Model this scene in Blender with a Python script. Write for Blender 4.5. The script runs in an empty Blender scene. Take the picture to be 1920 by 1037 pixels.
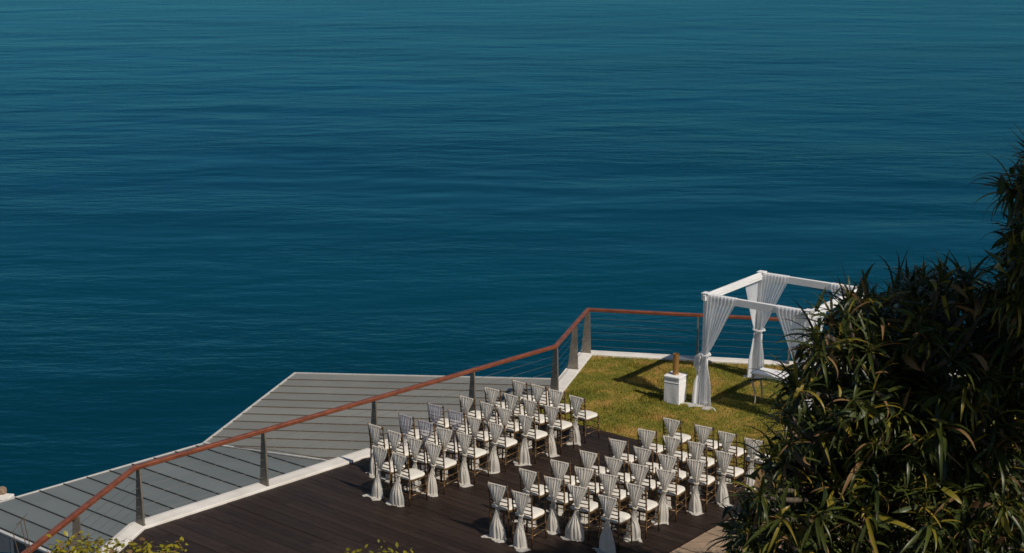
import bpy, bmesh, math, random
import numpy as np
from mathutils import Vector, Matrix

random.seed(7)
RNG = np.random.default_rng(11)
R = math.radians
sc = bpy.context.scene
col = sc.collection

# ------------------------------------------------------------------ camera
F_PX, CAM_H = 2900.0, 10.1                 # focal length in photo pixels, eye height above the deck
PITCH = math.atan((518.5 + 180.0) / F_PX)  # horizon lies 180 px above the picture
cam_d = bpy.data.cameras.new('camera')
cam_d.sensor_width = 36.0
cam_d.lens = F_PX / 1920.0 * 36.0
cam_d.clip_start, cam_d.clip_end = 0.5, 120000.0
cam_d.dof.use_dof = True
cam_d.dof.focus_distance = 28.0
cam_d.dof.aperture_fstop = 3.2
cam = bpy.data.objects.new('camera', cam_d)
cam.location = (0, 0, CAM_H)
cam.rotation_euler = (math.pi / 2 - PITCH, 0, 0)
col.objects.link(cam)
sc.camera = cam

# ------------------------------------------------------------------ light
SUN_V = Vector((0.530, -0.515, 0.735)).normalized()     # towards the sun: right, behind the camera
w = bpy.data.worlds.new('World'); sc.world = w; w.use_nodes = True
wn = w.node_tree.nodes; wl = w.node_tree.links
bg = wn['Background']; sky = wn.new('ShaderNodeTexSky'); sky.sky_type = 'NISHITA'
sky.sun_disc = False
sky.sun_elevation = math.asin(SUN_V.z)
sky.sun_rotation = math.atan2(SUN_V.x, SUN_V.y)
sky.altitude = 60; sky.air_density = 1.0; sky.dust_density = 0.15; sky.ozone_density = 2.6
wl.new(sky.outputs[0], bg.inputs[0]); bg.inputs[1].default_value = 0.050
sun_d = bpy.data.lights.new('sun', 'SUN'); sun_d.energy = 3.7; sun_d.angle = R(0.53); sun_d.color = (1.0, 0.915, 0.80)
sun = bpy.data.objects.new('sun', sun_d); col.objects.link(sun)
sun.rotation_euler = SUN_V.to_track_quat('Z', 'Y').to_euler()
sun.location = (20, -20, 40)
sc.view_settings.view_transform = 'Standard'; sc.view_settings.look = 'None'
sc.view_settings.exposure = 0.12; sc.view_settings.gamma = 1.0
sc.cycles.max_bounces = 8; sc.cycles.transparent_max_bounces = 12
sc.cycles.use_denoising = True

# ------------------------------------------------------------------ pixel -> place
_s, _c = math.sin(PITCH), math.cos(PITCH)
def ray(x, y):
    dx, dy = (x - 960.0) / F_PX, -(y - 518.5) / F_PX
    return Vector((dx, _c + dy * _s, -_s + dy * _c))
def at(x, y, z=0.0):
    d = ray(x, y); t = (z - CAM_H) / d.z
    return Vector((0, 0, CAM_H)) + d * t
def on_plane(x, y, p0, n):
    o = Vector((0, 0, CAM_H)); d = ray(x, y)
    return o + d * ((p0 - o).dot(n) / d.dot(n))
def far(x, y, dist):                        # a point at a given forward distance
    d = ray(x, y); return Vector((0, 0, CAM_H)) + d * (dist / d.y)

# ------------------------------------------------------------------ objects
def link(o, parent=None):
    col.objects.link(o)
    if parent is not None: o.parent = parent
    return o
def tag(o, label=None, cat=None, group=None, kind=None):
    if label: o['label'] = label
    if cat: o['category'] = cat
    if group: o['group'] = group
    if kind: o['kind'] = kind
    return o
def empty(name, loc=(0, 0, 0), rz=0.0):
    o = bpy.data.objects.new(name, None); o.empty_display_size = 0.2
    o.location = loc; o.rotation_euler = (0, 0, rz)
    return link(o)

class MB:
    """collects vertices and faces of one part"""
    def __init__(s): s.v = []; s.f = []
    def add(s, vs, fs):
        b = len(s.v); s.v += [tuple(q) for q in vs]; s.f += [tuple(i + b for i in f) for f in fs]; return s
    def box(s, c, d, rz=0.0, taper=1.0):
        cx, cy, cz = c; hx, hy, hz = d[0] / 2, d[1] / 2, d[2] / 2
        vs = []
        for k, z in ((1.0, -hz), (taper, hz)):
            for a, b in ((-1, -1), (1, -1), (1, 1), (-1, 1)):
                x, y = a * hx * k, b * hy * k
                vs.append((cx + x * math.cos(rz) - y * math.sin(rz), cy + x * math.sin(rz) + y * math.cos(rz), cz + z))
        return s.add(vs, [(3, 2, 1, 0), (4, 5, 6, 7), (0, 1, 5, 4), (1, 2, 6, 5), (2, 3, 7, 6), (3, 0, 4, 7)])
    def beam(s, a, b, wd, h, up=Vector((0, 0, 1))):
        a, b = Vector(a), Vector(b); d = (b - a).normalized()
        sd = d.cross(up).normalized(); u = sd.cross(d).normalized()
        vs = []
        for p in (a, b):
            for i, j in ((-1, -1), (1, -1), (1, 1), (-1, 1)):
                vs.append(p + sd * (i * wd / 2) + u * (j * h / 2))
        return s.add(vs, [(0, 1, 2, 3), (7, 6, 5, 4), (4, 5, 1, 0), (5, 6, 2, 1), (6, 7, 3, 2), (7, 4, 0, 3)])
    def tube(s, pts, rad, n=8, caps=True):
        pts = [Vector(p) for p in pts]
        if not hasattr(rad, '__len__'): rad = [rad] * len(pts)
        vs = []; ref = Vector((0.31, 0.2, 0.93))
        for i, p in enumerate(pts):
            d = (pts[min(i + 1, len(pts) - 1)] - pts[max(i - 1, 0)])
            d = d.normalized() if d.length > 1e-9 else Vector((0, 0, 1))
            q = Vector((1, 0, 0)) if abs(d.z) > 0.9 else Vector((0, 0, 1))
            a = d.cross(q).normalized(); b = d.cross(a).normalized()
            for k in range(n):
                t = 2 * math.pi * k / n
                vs.append(p + a * (math.cos(t) * rad[i]) + b * (math.sin(t) * rad[i]))
        fs = []
        for i in range(len(pts) - 1):
            for k in range(n):
                fs.append((i * n + k, i * n + (k + 1) % n, (i + 1) * n + (k + 1) % n, (i + 1) * n + k))
        if caps:
            fs.append(tuple(range(n - 1, -1, -1))); m = (len(pts) - 1) * n; fs.append(tuple(range(m, m + n)))
        return s.add(vs, fs)
    def prism(s, poly, z0, z1):
        n = len(poly)
        vs = [(p[0], p[1], z0) for p in poly] + [(p[0], p[1], z1) for p in poly]
        fs = [tuple(range(n - 1, -1, -1)), tuple(range(n, 2 * n))] + [(i, (i + 1) % n, n + (i + 1) % n, n + i) for i in range(n)]
        return s.add(vs, fs)
    def sheet(s, grid, wrap=False):
        """grid[row][column] of points"""
        rows, cols = len(grid), len(grid[0])
        vs = [p for r in grid for p in r]; fs = []
        for i in range(rows - 1):
            for j in range(cols if wrap else cols - 1):
                k = (j + 1) % cols
                fs.append((i * cols + j, i * cols + k, (i + 1) * cols + k, (i + 1) * cols + j))
        return s.add(vs, fs)
    def mesh(s, name, mat, smooth=False, bevel=0.0, fix=True):
        me = bpy.data.meshes.new(name); me.from_pydata([tuple(v) for v in s.v], [], s.f)
        if fix or bevel:
            bm = bmesh.new(); bm.from_mesh(me)
            if fix: bmesh.ops.recalc_face_normals(bm, faces=bm.faces)
            if bevel: bmesh.ops.bevel(bm, geom=list(bm.edges), offset=bevel, segments=1, affect='EDGES', clamp_overlap=True)
            bm.to_mesh(me); bm.free()
        me.materials.append(mat)
        if smooth: me.polygons.foreach_set('use_smooth', [True] * len(me.polygons))
        me.update(); return me
    def build(s, name, mat, parent=None, smooth=False, bevel=0.0, fix=True):
        return link(bpy.data.objects.new(name, s.mesh(name, mat, smooth, bevel, fix)), parent)

def copy_tree(o, parent=None, names=None):
    c = o.copy(); link(c, parent)
    for ch in list(o.children): copy_tree(ch, c)
    return c

def clip(poly, p, n):
    """keep the side of a 2-D polygon where (q-p).n >= 0"""
    out = []
    for i in range(len(poly)):
        a, b = poly[i], poly[(i + 1) % len(poly)]
        da = (a[0] - p[0]) * n[0] + (a[1] - p[1]) * n[1]; db = (b[0] - p[0]) * n[0] + (b[1] - p[1]) * n[1]
        if da >= 0: out.append(a)
        if (da > 0 and db < 0) or (da < 0 and db > 0):
            t = da / (da - db); out.append((a[0] + t * (b[0] - a[0]), a[1] + t * (b[1] - a[1])))
    return out
def area(poly):
    return 0.5 * sum(poly[i][0] * poly[(i + 1) % len(poly)][1] - poly[(i + 1) % len(poly)][0] * poly[i][1] for i in range(len(poly)))
def clip_convex(poly, hull):
    if area(hull) < 0: hull = hull[::-1]
    for i in range(len(hull)):
        a, b = hull[i], hull[(i + 1) % len(hull)]
        poly = clip(poly, a, (-(b[1] - a[1]), b[0] - a[0]))
        if len(poly) < 3: return []
    return poly

# ------------------------------------------------------------------ materials
def mat(name):
    m = bpy.data.materials.new(name); m.use_nodes = True
    nt = m.node_tree; return m, nt.nodes, nt.links, nt.nodes['Principled BSDF']
def nd(N, t, **kw):
    n = N.new(t)
    for k, v in kw.items():
        if k in n.inputs: n.inputs[k].default_value = v
        else: setattr(n, k, v)
    return n
def rgb(c): return (c[0], c[1], c[2], 1.0)
def simple(name, c1, c2=None, scale=4.0, rough=0.6, metal=0.0, bump=0.0, bscale=40.0, stretch=(1, 1, 1), objvar=0.0, spec=0.5, detail=5.0, lo=0.35, hi=0.65):
    m, N, L, P = mat(name)
    P.inputs['Roughness'].default_value = rough; P.inputs['Metallic'].default_value = metal
    P.inputs['Specular IOR Level'].default_value = spec
    tc = nd(N, 'ShaderNodeTexCoord'); mp = nd(N, 'ShaderNodeMapping'); mp.inputs['Scale'].default_value = stretch
    L.new(tc.outputs['Object'], mp.inputs['Vector'])
    c2 = c2 or tuple(x * 0.8 for x in c1)
    ns = nd(N, 'ShaderNodeTexNoise', Scale=scale, Detail=detail, Roughness=0.6)
    L.new(mp.outputs[0], ns.inputs['Vector'])
    cr = nd(N, 'ShaderNodeValToRGB'); cr.color_ramp.elements[0].position = lo; cr.color_ramp.elements[1].position = hi
    cr.color_ramp.elements[0].color = rgb(c1); cr.color_ramp.elements[1].color = rgb(c2)
    L.new(ns.outputs['Fac'], cr.inputs[0]); out = cr.outputs[0]
    if objvar:
        oi = nd(N, 'ShaderNodeObjectInfo'); mr = nd(N, 'ShaderNodeMapRange'); mr.inputs['To Min'].default_value = 1 - objvar; mr.inputs['To Max'].default_value = 1 + objvar
        L.new(oi.outputs['Random'], mr.inputs['Value'])
        hs = nd(N, 'ShaderNodeHueSaturation'); L.new(mr.outputs[0], hs.inputs['Value']); L.new(out, hs.inputs['Color']); out = hs.outputs[0]
    L.new(out, P.inputs['Base Color'])
    if bump:
        nb = nd(N, 'ShaderNodeTexNoise', Scale=bscale, Detail=4.0); L.new(mp.outputs[0], nb.inputs['Vector'])
        bp = nd(N, 'ShaderNodeBump', Strength=bump, Distance=0.02); L.new(nb.outputs['Fac'], bp.inputs['Height']); L.new(bp.outputs[0], P.inputs['Normal'])
    return m

M = {}
M['deck'] = simple('dark stained deck timber', (0.020, 0.0125, 0.0095), (0.037, 0.0235, 0.0180), scale=3.0, rough=0.5, bump=0.35, bscale=30, stretch=(1.2, 14, 6), objvar=0.26, spec=0.16)
M['deck_base'] = simple('deck substructure', (0.012, 0.010, 0.009), rough=0.9)
M['kerb'] = simple('white painted kerb', (0.76, 0.72, 0.66), (0.62, 0.58, 0.52), scale=2.2, rough=0.7, bump=0.25, bscale=60)
M['rail'] = simple('oiled red hardwood', (0.215, 0.060, 0.025), (0.120, 0.033, 0.015), scale=5.0, rough=0.4, bump=0.15, bscale=40, stretch=(1, 1, 4))
M['steel'] = simple('brushed stainless steel', (0.27, 0.235, 0.19), (0.18, 0.155, 0.125), scale=6, rough=0.42, metal=0.45, bump=0.1, bscale=80)
M['cable'] = simple('steel cable', (0.20, 0.185, 0.17), rough=0.4, metal=0.8)
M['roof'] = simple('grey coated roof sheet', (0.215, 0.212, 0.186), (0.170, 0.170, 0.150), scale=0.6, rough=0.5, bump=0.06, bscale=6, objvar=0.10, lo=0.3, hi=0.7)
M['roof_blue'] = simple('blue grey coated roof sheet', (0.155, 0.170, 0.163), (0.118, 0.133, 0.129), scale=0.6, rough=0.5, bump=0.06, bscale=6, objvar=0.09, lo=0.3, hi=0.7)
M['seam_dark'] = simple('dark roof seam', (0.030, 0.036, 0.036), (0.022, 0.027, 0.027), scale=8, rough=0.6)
M['seam'] = simple('dull brown roof seam', (0.120, 0.095, 0.070), (0.085, 0.070, 0.055), scale=8, rough=0.6)
M['flash'] = simple('pale metal flashing', (0.55, 0.54, 0.51), (0.45, 0.44, 0.42), scale=5, rough=0.5)
M['white_wall'] = simple('white render wall', (0.62, 0.59, 0.54), (0.50, 0.47, 0.43), scale=1.5, rough=0.8, bump=0.2)
M['rock'] = simple('brown rock', (0.20, 0.15, 0.11), (0.10, 0.075, 0.055), scale=1.2, rough=0.9, bump=0.8, bscale=5)
M['soil'] = simple('dry soil', (0.10, 0.075, 0.05), (0.06, 0.045, 0.03), scale=3, rough=0.95, bump=0.6, bscale=20)
M['slab'] = simple('tan sandstone slab', (0.32, 0.225, 0.145), (0.20, 0.14, 0.09), scale=3, rough=0.8, bump=0.5, bscale=9, stretch=(1, 5, 1), objvar=0.18)
M['white_paint'] = simple('white painted timber', (0.80, 0.79, 0.78), (0.72, 0.71, 0.70), scale=3, rough=0.5, bump=0.05)
M['white_cover'] = simple('white pedestal cloth', (0.78, 0.77, 0.76), (0.70, 0.69, 0.68), scale=5, rough=0.8, bump=0.15, bscale=25)
M['cushion'] = simple('ivory cushion cloth', (0.72, 0.68, 0.60), (0.66, 0.62, 0.54), scale=6, rough=0.8, bump=0.1, bscale=60, objvar=0.04)
M['bronze'] = simple('gold bronze chair lacquer', (0.200, 0.115, 0.045), (0.100, 0.057, 0.023), scale=14, rough=0.32, metal=0.45, objvar=0.1)
M['gold'] = simple('gold metal', (0.42, 0.23, 0.075), (0.34, 0.18, 0.06), scale=6, rough=0.42, metal=0.55, bump=0.06)
M['table_leg'] = simple('cream table leg paint', (0.48, 0.42, 0.33), rough=0.5)
M['bark'] = simple('grey brown bark', (0.11, 0.085, 0.06), (0.055, 0.042, 0.03), scale=6, rough=0.9, bump=0.7, bscale=14)
M['twig'] = simple('brown twig', (0.10, 0.065, 0.04), rough=0.8)

def cloth(name, c, trans=0.35, clear=0.0):
    m, N, L, P = mat(name); N.remove(P)
    out = N['Material Output']
    tc = nd(N, 'ShaderNodeTexCoord'); ns = nd(N, 'ShaderNodeTexNoise', Scale=7.0, Detail=3.0); L.new(tc.outputs['Object'], ns.inputs['Vector'])
    cr = nd(N, 'ShaderNodeValToRGB'); cr.color_ramp.elements[0].color = rgb(tuple(x * 0.93 for x in c)); cr.color_ramp.elements[1].color = rgb(c)
    L.new(ns.outputs['Fac'], cr.inputs[0])
    df = nd(N, 'ShaderNodeBsdfDiffuse'); tr = nd(N, 'ShaderNodeBsdfTranslucent')
    L.new(cr.outputs[0], df.inputs['Color']); L.new(cr.outputs[0], tr.inputs['Color'])
    mx = nd(N, 'ShaderNodeMixShader'); mx.inputs[0].default_value = trans
    L.new(df.outputs[0], mx.inputs[1]); L.new(tr.outputs[0], mx.inputs[2]); s = mx.outputs[0]
    if clear:
        tp = nd(N, 'ShaderNodeBsdfTransparent'); m2 = nd(N, 'ShaderNodeMixShader'); m2.inputs[0].default_value = clear
        L.new(s, m2.inputs[1]); L.new(tp.outputs[0], m2.inputs[2]); s = m2.outputs[0]
    L.new(s, out.inputs['Surface']); return m
M['sash'] = cloth('ivory chiffon', (0.96, 0.91, 0.82), 0.52, 0.05)
M['sheer'] = cloth('lilac sheer chiffon', (0.66, 0.64, 0.70), 0.4, 0.36)
M['voile'] = cloth('white voile', (0.96, 0.96, 0.97), 0.55, 0.12)

def leaf_mat(name, c1, c2, trans=0.25, rough=0.38, attr=None):
    m, N, L, P = mat(name); out = N['Material Output']
    oi = nd(N, 'ShaderNodeObjectInfo'); tc = nd(N, 'ShaderNodeTexCoord')
    ge = nd(N, 'ShaderNodeNewGeometry')
    ns = nd(N, 'ShaderNodeTexNoise', Scale=2.4, Detail=3.0); L.new(ge.outputs['Position'], ns.inputs['Vector'])
    rp = nd(N, 'ShaderNodeMath', operation='ADD'); L.new(ns.outputs['Fac'], rp.inputs[0])
    isl = nd(N, 'ShaderNodeMath', operation='MULTIPLY_ADD'); L.new(ge.outputs['Random Per Island'], isl.inputs[0]); isl.inputs[1].default_value = 0.7; isl.inputs[2].default_value = -0.35
    L.new(isl.outputs[0], rp.inputs[1])
    cr = nd(N, 'ShaderNodeValToRGB'); cr.color_ramp.elements[0].position = 0.2; cr.color_ramp.elements[1].position = 0.8
    cr.color_ramp.elements[0].color = rgb(c1); cr.color_ramp.elements[1].color = rgb(c2)
    L.new(rp.outputs[0], cr.inputs[0]); L.new(cr.outputs[0], P.inputs['Base Color'])
    P.inputs['Roughness'].default_value = rough; P.inputs['Specular IOR Level'].default_value = 0.35
    tr = nd(N, 'ShaderNodeBsdfTranslucent'); L.new(cr.outputs[0], tr.inputs['Color'])
    mx = nd(N, 'ShaderNodeMixShader'); mx.inputs[0].default_value = trans
    L.new(P.outputs[0], mx.inputs[1]); L.new(tr.outputs[0], mx.inputs[2]); L.new(mx.outputs[0], out.inputs['Surface'])
    return m
M['leaf'] = leaf_mat('screw pine leaf', (0.018, 0.030, 0.009), (0.068, 0.082, 0.016))
M['leaf_yellow'] = leaf_mat('yellowing leaf', (0.14, 0.14, 0.016), (0.30, 0.21, 0.028), 0.3)
M['leaf_dry'] = leaf_mat('dry leaf', (0.12, 0.065, 0.022), (0.20, 0.115, 0.045), 0.15, 0.7)
M['leaf_shrub'] = leaf_mat('bright shrub leaf', (0.13, 0.15, 0.010), (0.34, 0.28, 0.02), 0.38)
M['leaf_dark'] = leaf_mat('dark broad leaf', (0.014, 0.026, 0.010), (0.04, 0.06, 0.016))

# water
def water():
    m, N, L, P = mat('deep sea water'); N.remove(P); out = N['Material Output']
    ge = nd(N, 'ShaderNodeNewGeometry'); prev = None
    pm = nd(N, 'ShaderNodeMapping'); pm.inputs['Scale'].default_value = (0.45, 1.0, 1); L.new(ge.outputs['Position'], pm.inputs['Vector'])
    pt = nd(N, 'ShaderNodeTexNoise', Scale=0.014, Detail=3.0, Roughness=0.6); L.new(pm.outputs[0], pt.inputs['Vector'])
    wind = nd(N, 'ShaderNodeMapRange'); wind.inputs['From Min'].default_value = 0.32; wind.inputs['From Max'].default_value = 0.68; wind.inputs['To Min'].default_value = 0.2; wind.inputs['To Max'].default_value = 1.75
    L.new(pt.outputs['Fac'], wind.inputs['Value'])
    for (sx, sy, rz, sca, det, amp, gust) in ((0.65, 1.0, 12, 0.011, 2.0, 2.2, 0), (0.55, 1.0, -9, 0.045, 2.0, 0.85, 0), (0.36, 1.0, 6, 0.17, 3.0, 0.26, 1), (0.40, 1.0, -7, 0.5, 3.0, 0.13, 1), (0.6, 1.0, 14, 1.6, 2.0, 0.035, 1)):
        mp = nd(N, 'ShaderNodeMapping'); mp.inputs['Scale'].default_value = (sx, sy, 1); mp.inputs['Rotation'].default_value = (0, 0, R(rz))
        L.new(ge.outputs['Position'], mp.inputs['Vector'])
        ns = nd(N, 'ShaderNodeTexNoise', Scale=sca, Detail=det, Roughness=0.55, Distortion=0.25); L.new(mp.outputs[0], ns.inputs['Vector'])
        h_ = ns.outputs['Fac']
        if gust:
            gm = nd(N, 'ShaderNodeMath', operation='MULTIPLY'); L.new(h_, gm.inputs[0]); L.new(wind.outputs[0], gm.inputs[1]); h_ = gm.outputs[0]
        mu = nd(N, 'ShaderNodeMath', operation='MULTIPLY_ADD'); L.new(h_, mu.inputs[0]); mu.inputs[1].default_value = amp
        if prev is not None: L.new(prev, mu.inputs[2])
        else: mu.inputs[2].default_value = 0
        prev = mu.outputs[0]
    bp = nd(N, 'ShaderNodeBump', Strength=1.0, Distance=1.0); L.new(prev, bp.inputs['Height'])
    # slow colour drift of the water body itself
    mp = nd(N, 'ShaderNodeMapping'); mp.inputs['Scale'].default_value = (0.4, 1.0, 1); L.new(ge.outputs['Position'], mp.inputs['Vector'])
    n2 = nd(N, 'ShaderNodeTexNoise', Scale=0.006, Detail=4.0, Roughness=0.6); L.new(mp.outputs[0], n2.inputs['Vector'])
    cr = nd(N, 'ShaderNodeValToRGB'); cr.color_ramp.elements[0].position = 0.3; cr.color_ramp.elements[1].position = 0.7
    cr.color_ramp.elements[0].color = (0.0003, 0.0235, 0.0350, 1); cr.color_ramp.elements[1].color = (0.0005, 0.0430, 0.0590, 1)
    L.new(n2.outputs['Fac'], cr.inputs[0])
    df = nd(N, 'ShaderNodeBsdfDiffuse'); L.new(cr.outputs[0], df.inputs['Color'])
    gl = nd(N, 'ShaderNodeBsdfGlossy'); gl.inputs['Color'].default_value = (0.11, 0.45, 0.66, 1); gl.inputs['Roughness'].default_value = 0.12
    fr = nd(N, 'ShaderNodeFresnel'); fr.inputs['IOR'].default_value = 1.333
    L.new(bp.outputs[0], fr.inputs['Normal']); L.new(bp.outputs[0], gl.inputs['Normal']); L.new(bp.outputs[0], df.inputs['Normal'])
    mx = nd(N, 'ShaderNodeMixShader')
    pw_ = nd(N, 'ShaderNodeMath', operation='POWER'); pw_.inputs[1].default_value = 1.0; L.new(fr.outputs[0], pw_.inputs[0])   # wave faces hide one another at low angles
    L.new(pw_.outputs[0], mx.inputs[0]); L.new(df.outputs[0], mx.inputs[1]); L.new(gl.outputs[0], mx.inputs[2]); L.new(mx.outputs[0], out.inputs['Surface'])
    return m
M['water'] = water()

def grass_mat():
    m, N, L, P = mat('lawn grass')
    P.inputs['Roughness'].default_value = 0.75; P.inputs['Specular IOR Level'].default_value = 0.2
    ge = nd(N, 'ShaderNodeNewGeometry')
    a = nd(N, 'ShaderNodeTexNoise', Scale=1.1, Detail=7.0, Roughness=0.75); L.new(ge.outputs['Position'], a.inputs['Vector'])
    b = nd(N, 'ShaderNodeTexNoise', Scale=14.0, Detail=4.0, Roughness=0.7); L.new(ge.outputs['Position'], b.inputs['Vector'])
    ad = nd(N, 'ShaderNodeMath', operation='MULTIPLY_ADD'); L.new(b.outputs['Fac'], ad.inputs[0]); ad.inputs[1].default_value = 0.45; L.new(a.outputs['Fac'], ad.inputs[2])
    cr = nd(N, 'ShaderNodeValToRGB'); e = cr.color_ramp.elements
    e[0].position = 0.55; e[0].color = (0.105, 0.122, 0.017, 1); e[1].position = 0.86; e[1].color = (0.40, 0.25, 0.070, 1)
    x = cr.color_ramp.elements.new(0.72); x.color = (0.205, 0.185, 0.028, 1)
    L.new(ad.outputs[0], cr.inputs[0]); L.new(cr.outputs[0], P.inputs['Base Color'])
    return m
M['grass'] = grass_mat()

# =================================================================== THE SETTING
SEA_Z = -62.0
mb = MB()
ring = [90000 * 1.0]
mb.add([(-90000, -60000, SEA_Z), (90000, -60000, SEA_Z), (90000, 110000, SEA_Z), (-90000, 110000, SEA_Z)], [(0, 1, 2, 3)])
tag(mb.build('sea', M['water'], fix=False), 'deep blue rippled sea', None, None, 'structure')

# edge of the terrace, as seen along the kerb (inner = deck side, outer = sea side)
KZ = 0.045
def k2(x, y, z=KZ): p = at(x, y, z); return (p.x, p.y)
in_c1, in_c2, in_c3 = k2(271.6, 988), k2(1052, 738), k2(1110, 664)
d0 = Vector(k2(217, 1036)) - Vector(in_c1)
in_c0 = tuple(Vector(in_c1) + d0.normalized() * 7.0)
dr = (Vector(k2(1470, 684)) - Vector(in_c3)).normalized()
in_c4 = tuple(Vector(in_c3) + dr * 15.0)
INNER = [in_c0, in_c1, in_c2, in_c3, in_c4]
def offset_line(pts, d):
    out = []
    for i, p in enumerate(pts):
        ns = []
        for a, b in ((i - 1, i), (i, i + 1)):
            if a >= 0 and b < len(pts):
                t = (Vector(pts[b]) - Vector(pts[a])).normalized(); ns.append(Vector((-t.y, t.x)))
        n = sum(ns, Vector((0, 0))); n.normalize()
        out.append(tuple(Vector(p) + n * (d / max(0.3, n.dot(ns[0])))))
    return out
OUTER = offset_line(INNER, 0.33)
for i in range(4):
    poly = [INNER[i], INNER[i + 1], OUTER[i + 1], OUTER[i]]
    mb = MB().prism(poly, -0.7, KZ + i * 0.0004)
    tag(mb.build('kerb', M['kerb'], bevel=0.008), 'white painted kerb along the terrace edge', None, None, 'structure')

# deck
BOARD_ANG = R(-39.0)
lawn_a, lawn_b = at(1125, 806), at(1230, 834)
ld = (lawn_b - lawn_a).normalized(); BOARD_ANG = math.atan2(ld.y, ld.x)
def isect(p, d, q, e):
    den = d[0] * e[1] - d[1] * e[0]; t = ((q[0] - p[0]) * e[1] - (q[1] - p[1]) * e[0]) / den
    return (p[0] + t * d[0], p[1] + t * d[1])
v12 = Vector(in_c2) - Vector(in_c1)
LI = isect(in_c1, v12, lawn_a, ld)                         # lawn edge meets the kerb
ra, rb = at(1262, 1030), at(1398, 952); rd = (rb - ra).normalized()
LJ = isect(ra, rd, lawn_a, ld)                             # lawn edge meets the stone border
LK = (ra.x - rd.x * 6, ra.y - rd.y * 6)
DECK = [in_c0, in_c1, LI, LJ, LK]
deck = tag(MB().prism(DECK, -0.5, -0.045).build('deck', M['deck_base']), 'dark timber deck', None, None, 'structure')
ca, sa = math.cos(BOARD_ANG), math.sin(BOARD_ANG)
def tob(p): return (p[0] * ca + p[1] * sa, -p[0] * sa + p[1] * ca)
def fromb(p): return (p[0] * ca - p[1] * sa, p[0] * sa + p[1] * ca)
db = [tob(p) for p in DECK]
vmin, vmax = min(p[1] for p in db), max(p[1] for p in db); umin, umax = min(p[0] for p in db), max(p[0] for p in db)
PW = 0.145
v = vmax; k = 0
near_limit = tob(at(620, 1060))[1]
while v > vmin + 0.05:
    v0, v1 = v - PW + 0.005, v
    u = umin - random.uniform(0, 3.2)
    while u < umax:
        ln = random.choice((2.8, 3.2, 3.6))
        pl = clip_convex([(u, v0), (u + ln - 0.006, v0), (u + ln - 0.006, v1), (u, v1)], db)
        if len(pl) >= 3 and abs(area(pl)) > 0.0006:
            cu = (u + ln / 2, (v0 + v1) / 2); cw = fromb(cu)
            me = MB().prism([(p[0] - cu[0], p[1] - cu[1]) for p in pl], -0.043, 0.0 + random.uniform(-0.0025, 0.0015)).mesh('plank', M['deck'], fix=True)
            o = link(bpy.data.objects.new('plank', me), deck); o.location = (cw[0], cw[1], 0); o.rotation_euler = (0, 0, BOARD_ANG); k += 1
        u += ln
    v -= PW

# lawn
far_r = (in_c4[0], in_c4[1]); near_r = (LJ[0] + ld.x * 9, LJ[1] + ld.y * 9)
LAWN = [LI, in_c2, in_c3, far_r, near_r]
lawn = tag(MB().prism(LAWN, -0.4, 0.0).build('lawn', M['grass']), 'dry green lawn', None, None, 'structure')
def inside(pt, poly):
    r = False; n = len(poly)
    for i in range(n):
        a, b = poly[i], poly[(i + 1) % n]
        if (a[1] > pt[1]) != (b[1] > pt[1]) and pt[0] < (b[0] - a[0]) * (pt[1] - a[1]) / (b[1] - a[1]) + a[0]: r = not r
    return r
xs = [p[0] for p in LAWN]; ys = [p[1] for p in LAWN]
NB = 190000
px_ = RNG.uniform(min(xs), 9.5, NB * 2); py_ = RNG.uniform(min(ys), max(ys), NB * 2)
keep = np.zeros(NB * 2, bool); n = len(LAWN)
for i in range(n):
    a, b = LAWN[i], LAWN[(i + 1) % n]
    cr_ = ((a[1] > py_) != (b[1] > py_)) & (px_ < (b[0] - a[0]) * (py_ - a[1]) / (b[1] - a[1] + 1e-12) + a[0])
    keep ^= cr_
px_, py_ = px_[keep][:NB], py_[keep][:NB]
nb = len(px_); th = RNG.uniform(0, 2 * np.pi, nb); wd_ = RNG.uniform(0.004, 0.008, nb); hh = RNG.uniform(0.015, 0.045, nb) * (1 + 0.9 * (np.sin(px_ * 3.1 + np.sin(py_ * 2.3) * 2) * np.sin(py_ * 2.7 + px_) > 0.55)); ln_ = RNG.uniform(0.0, 0.03, nb); th2 = RNG.uniform(0, 2 * np.pi, nb)
V = np.zeros((nb, 3, 3))
V[:, 0] = np.stack([px_ - wd_ * np.cos(th), py_ - wd_ * np.sin(th), 0 * hh], 1)
V[:, 1] = np.stack([px_ + wd_ * np.cos(th), py_ + wd_ * np.sin(th), 0 * hh], 1)
V[:, 2] = np.stack([px_ + ln_ * np.cos(th2), py_ + ln_ * np.sin(th2), hh], 1)
def np_mesh(name, V, F, material, smooth=False):
    """V (n,3), F (m,k) fast mesh"""
    me = bpy.data.meshes.new(name); nv, (nf, kk) = len(V), F.shape
    me.vertices.add(nv); me.vertices.foreach_set('co', np.ascontiguousarray(V, dtype=np.float32).ravel())
    me.loops.add(nf * kk); me.loops.foreach_set('vertex_index', np.ascontiguousarray(F, dtype=np.int32).ravel())
    me.polygons.add(nf); me.polygons.foreach_set('loop_start', np.arange(0, nf * kk, kk, dtype=np.int32))
    me.polygons.foreach_set('loop_total', np.full(nf, kk, dtype=np.int32))
    if smooth: me.polygons.foreach_set('use_smooth', np.ones(nf, dtype=bool))
    me.update(calc_edges=True); me.materials.append(material); return me
g = link(bpy.data.objects.new('grass', np_mesh('grass', V.reshape(-1, 3), np.arange(nb * 3).reshape(-1, 3), M['grass'])))
tag(g, 'short dry grass blades on the lawn', 'grass', None, 'stuff')

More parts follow.
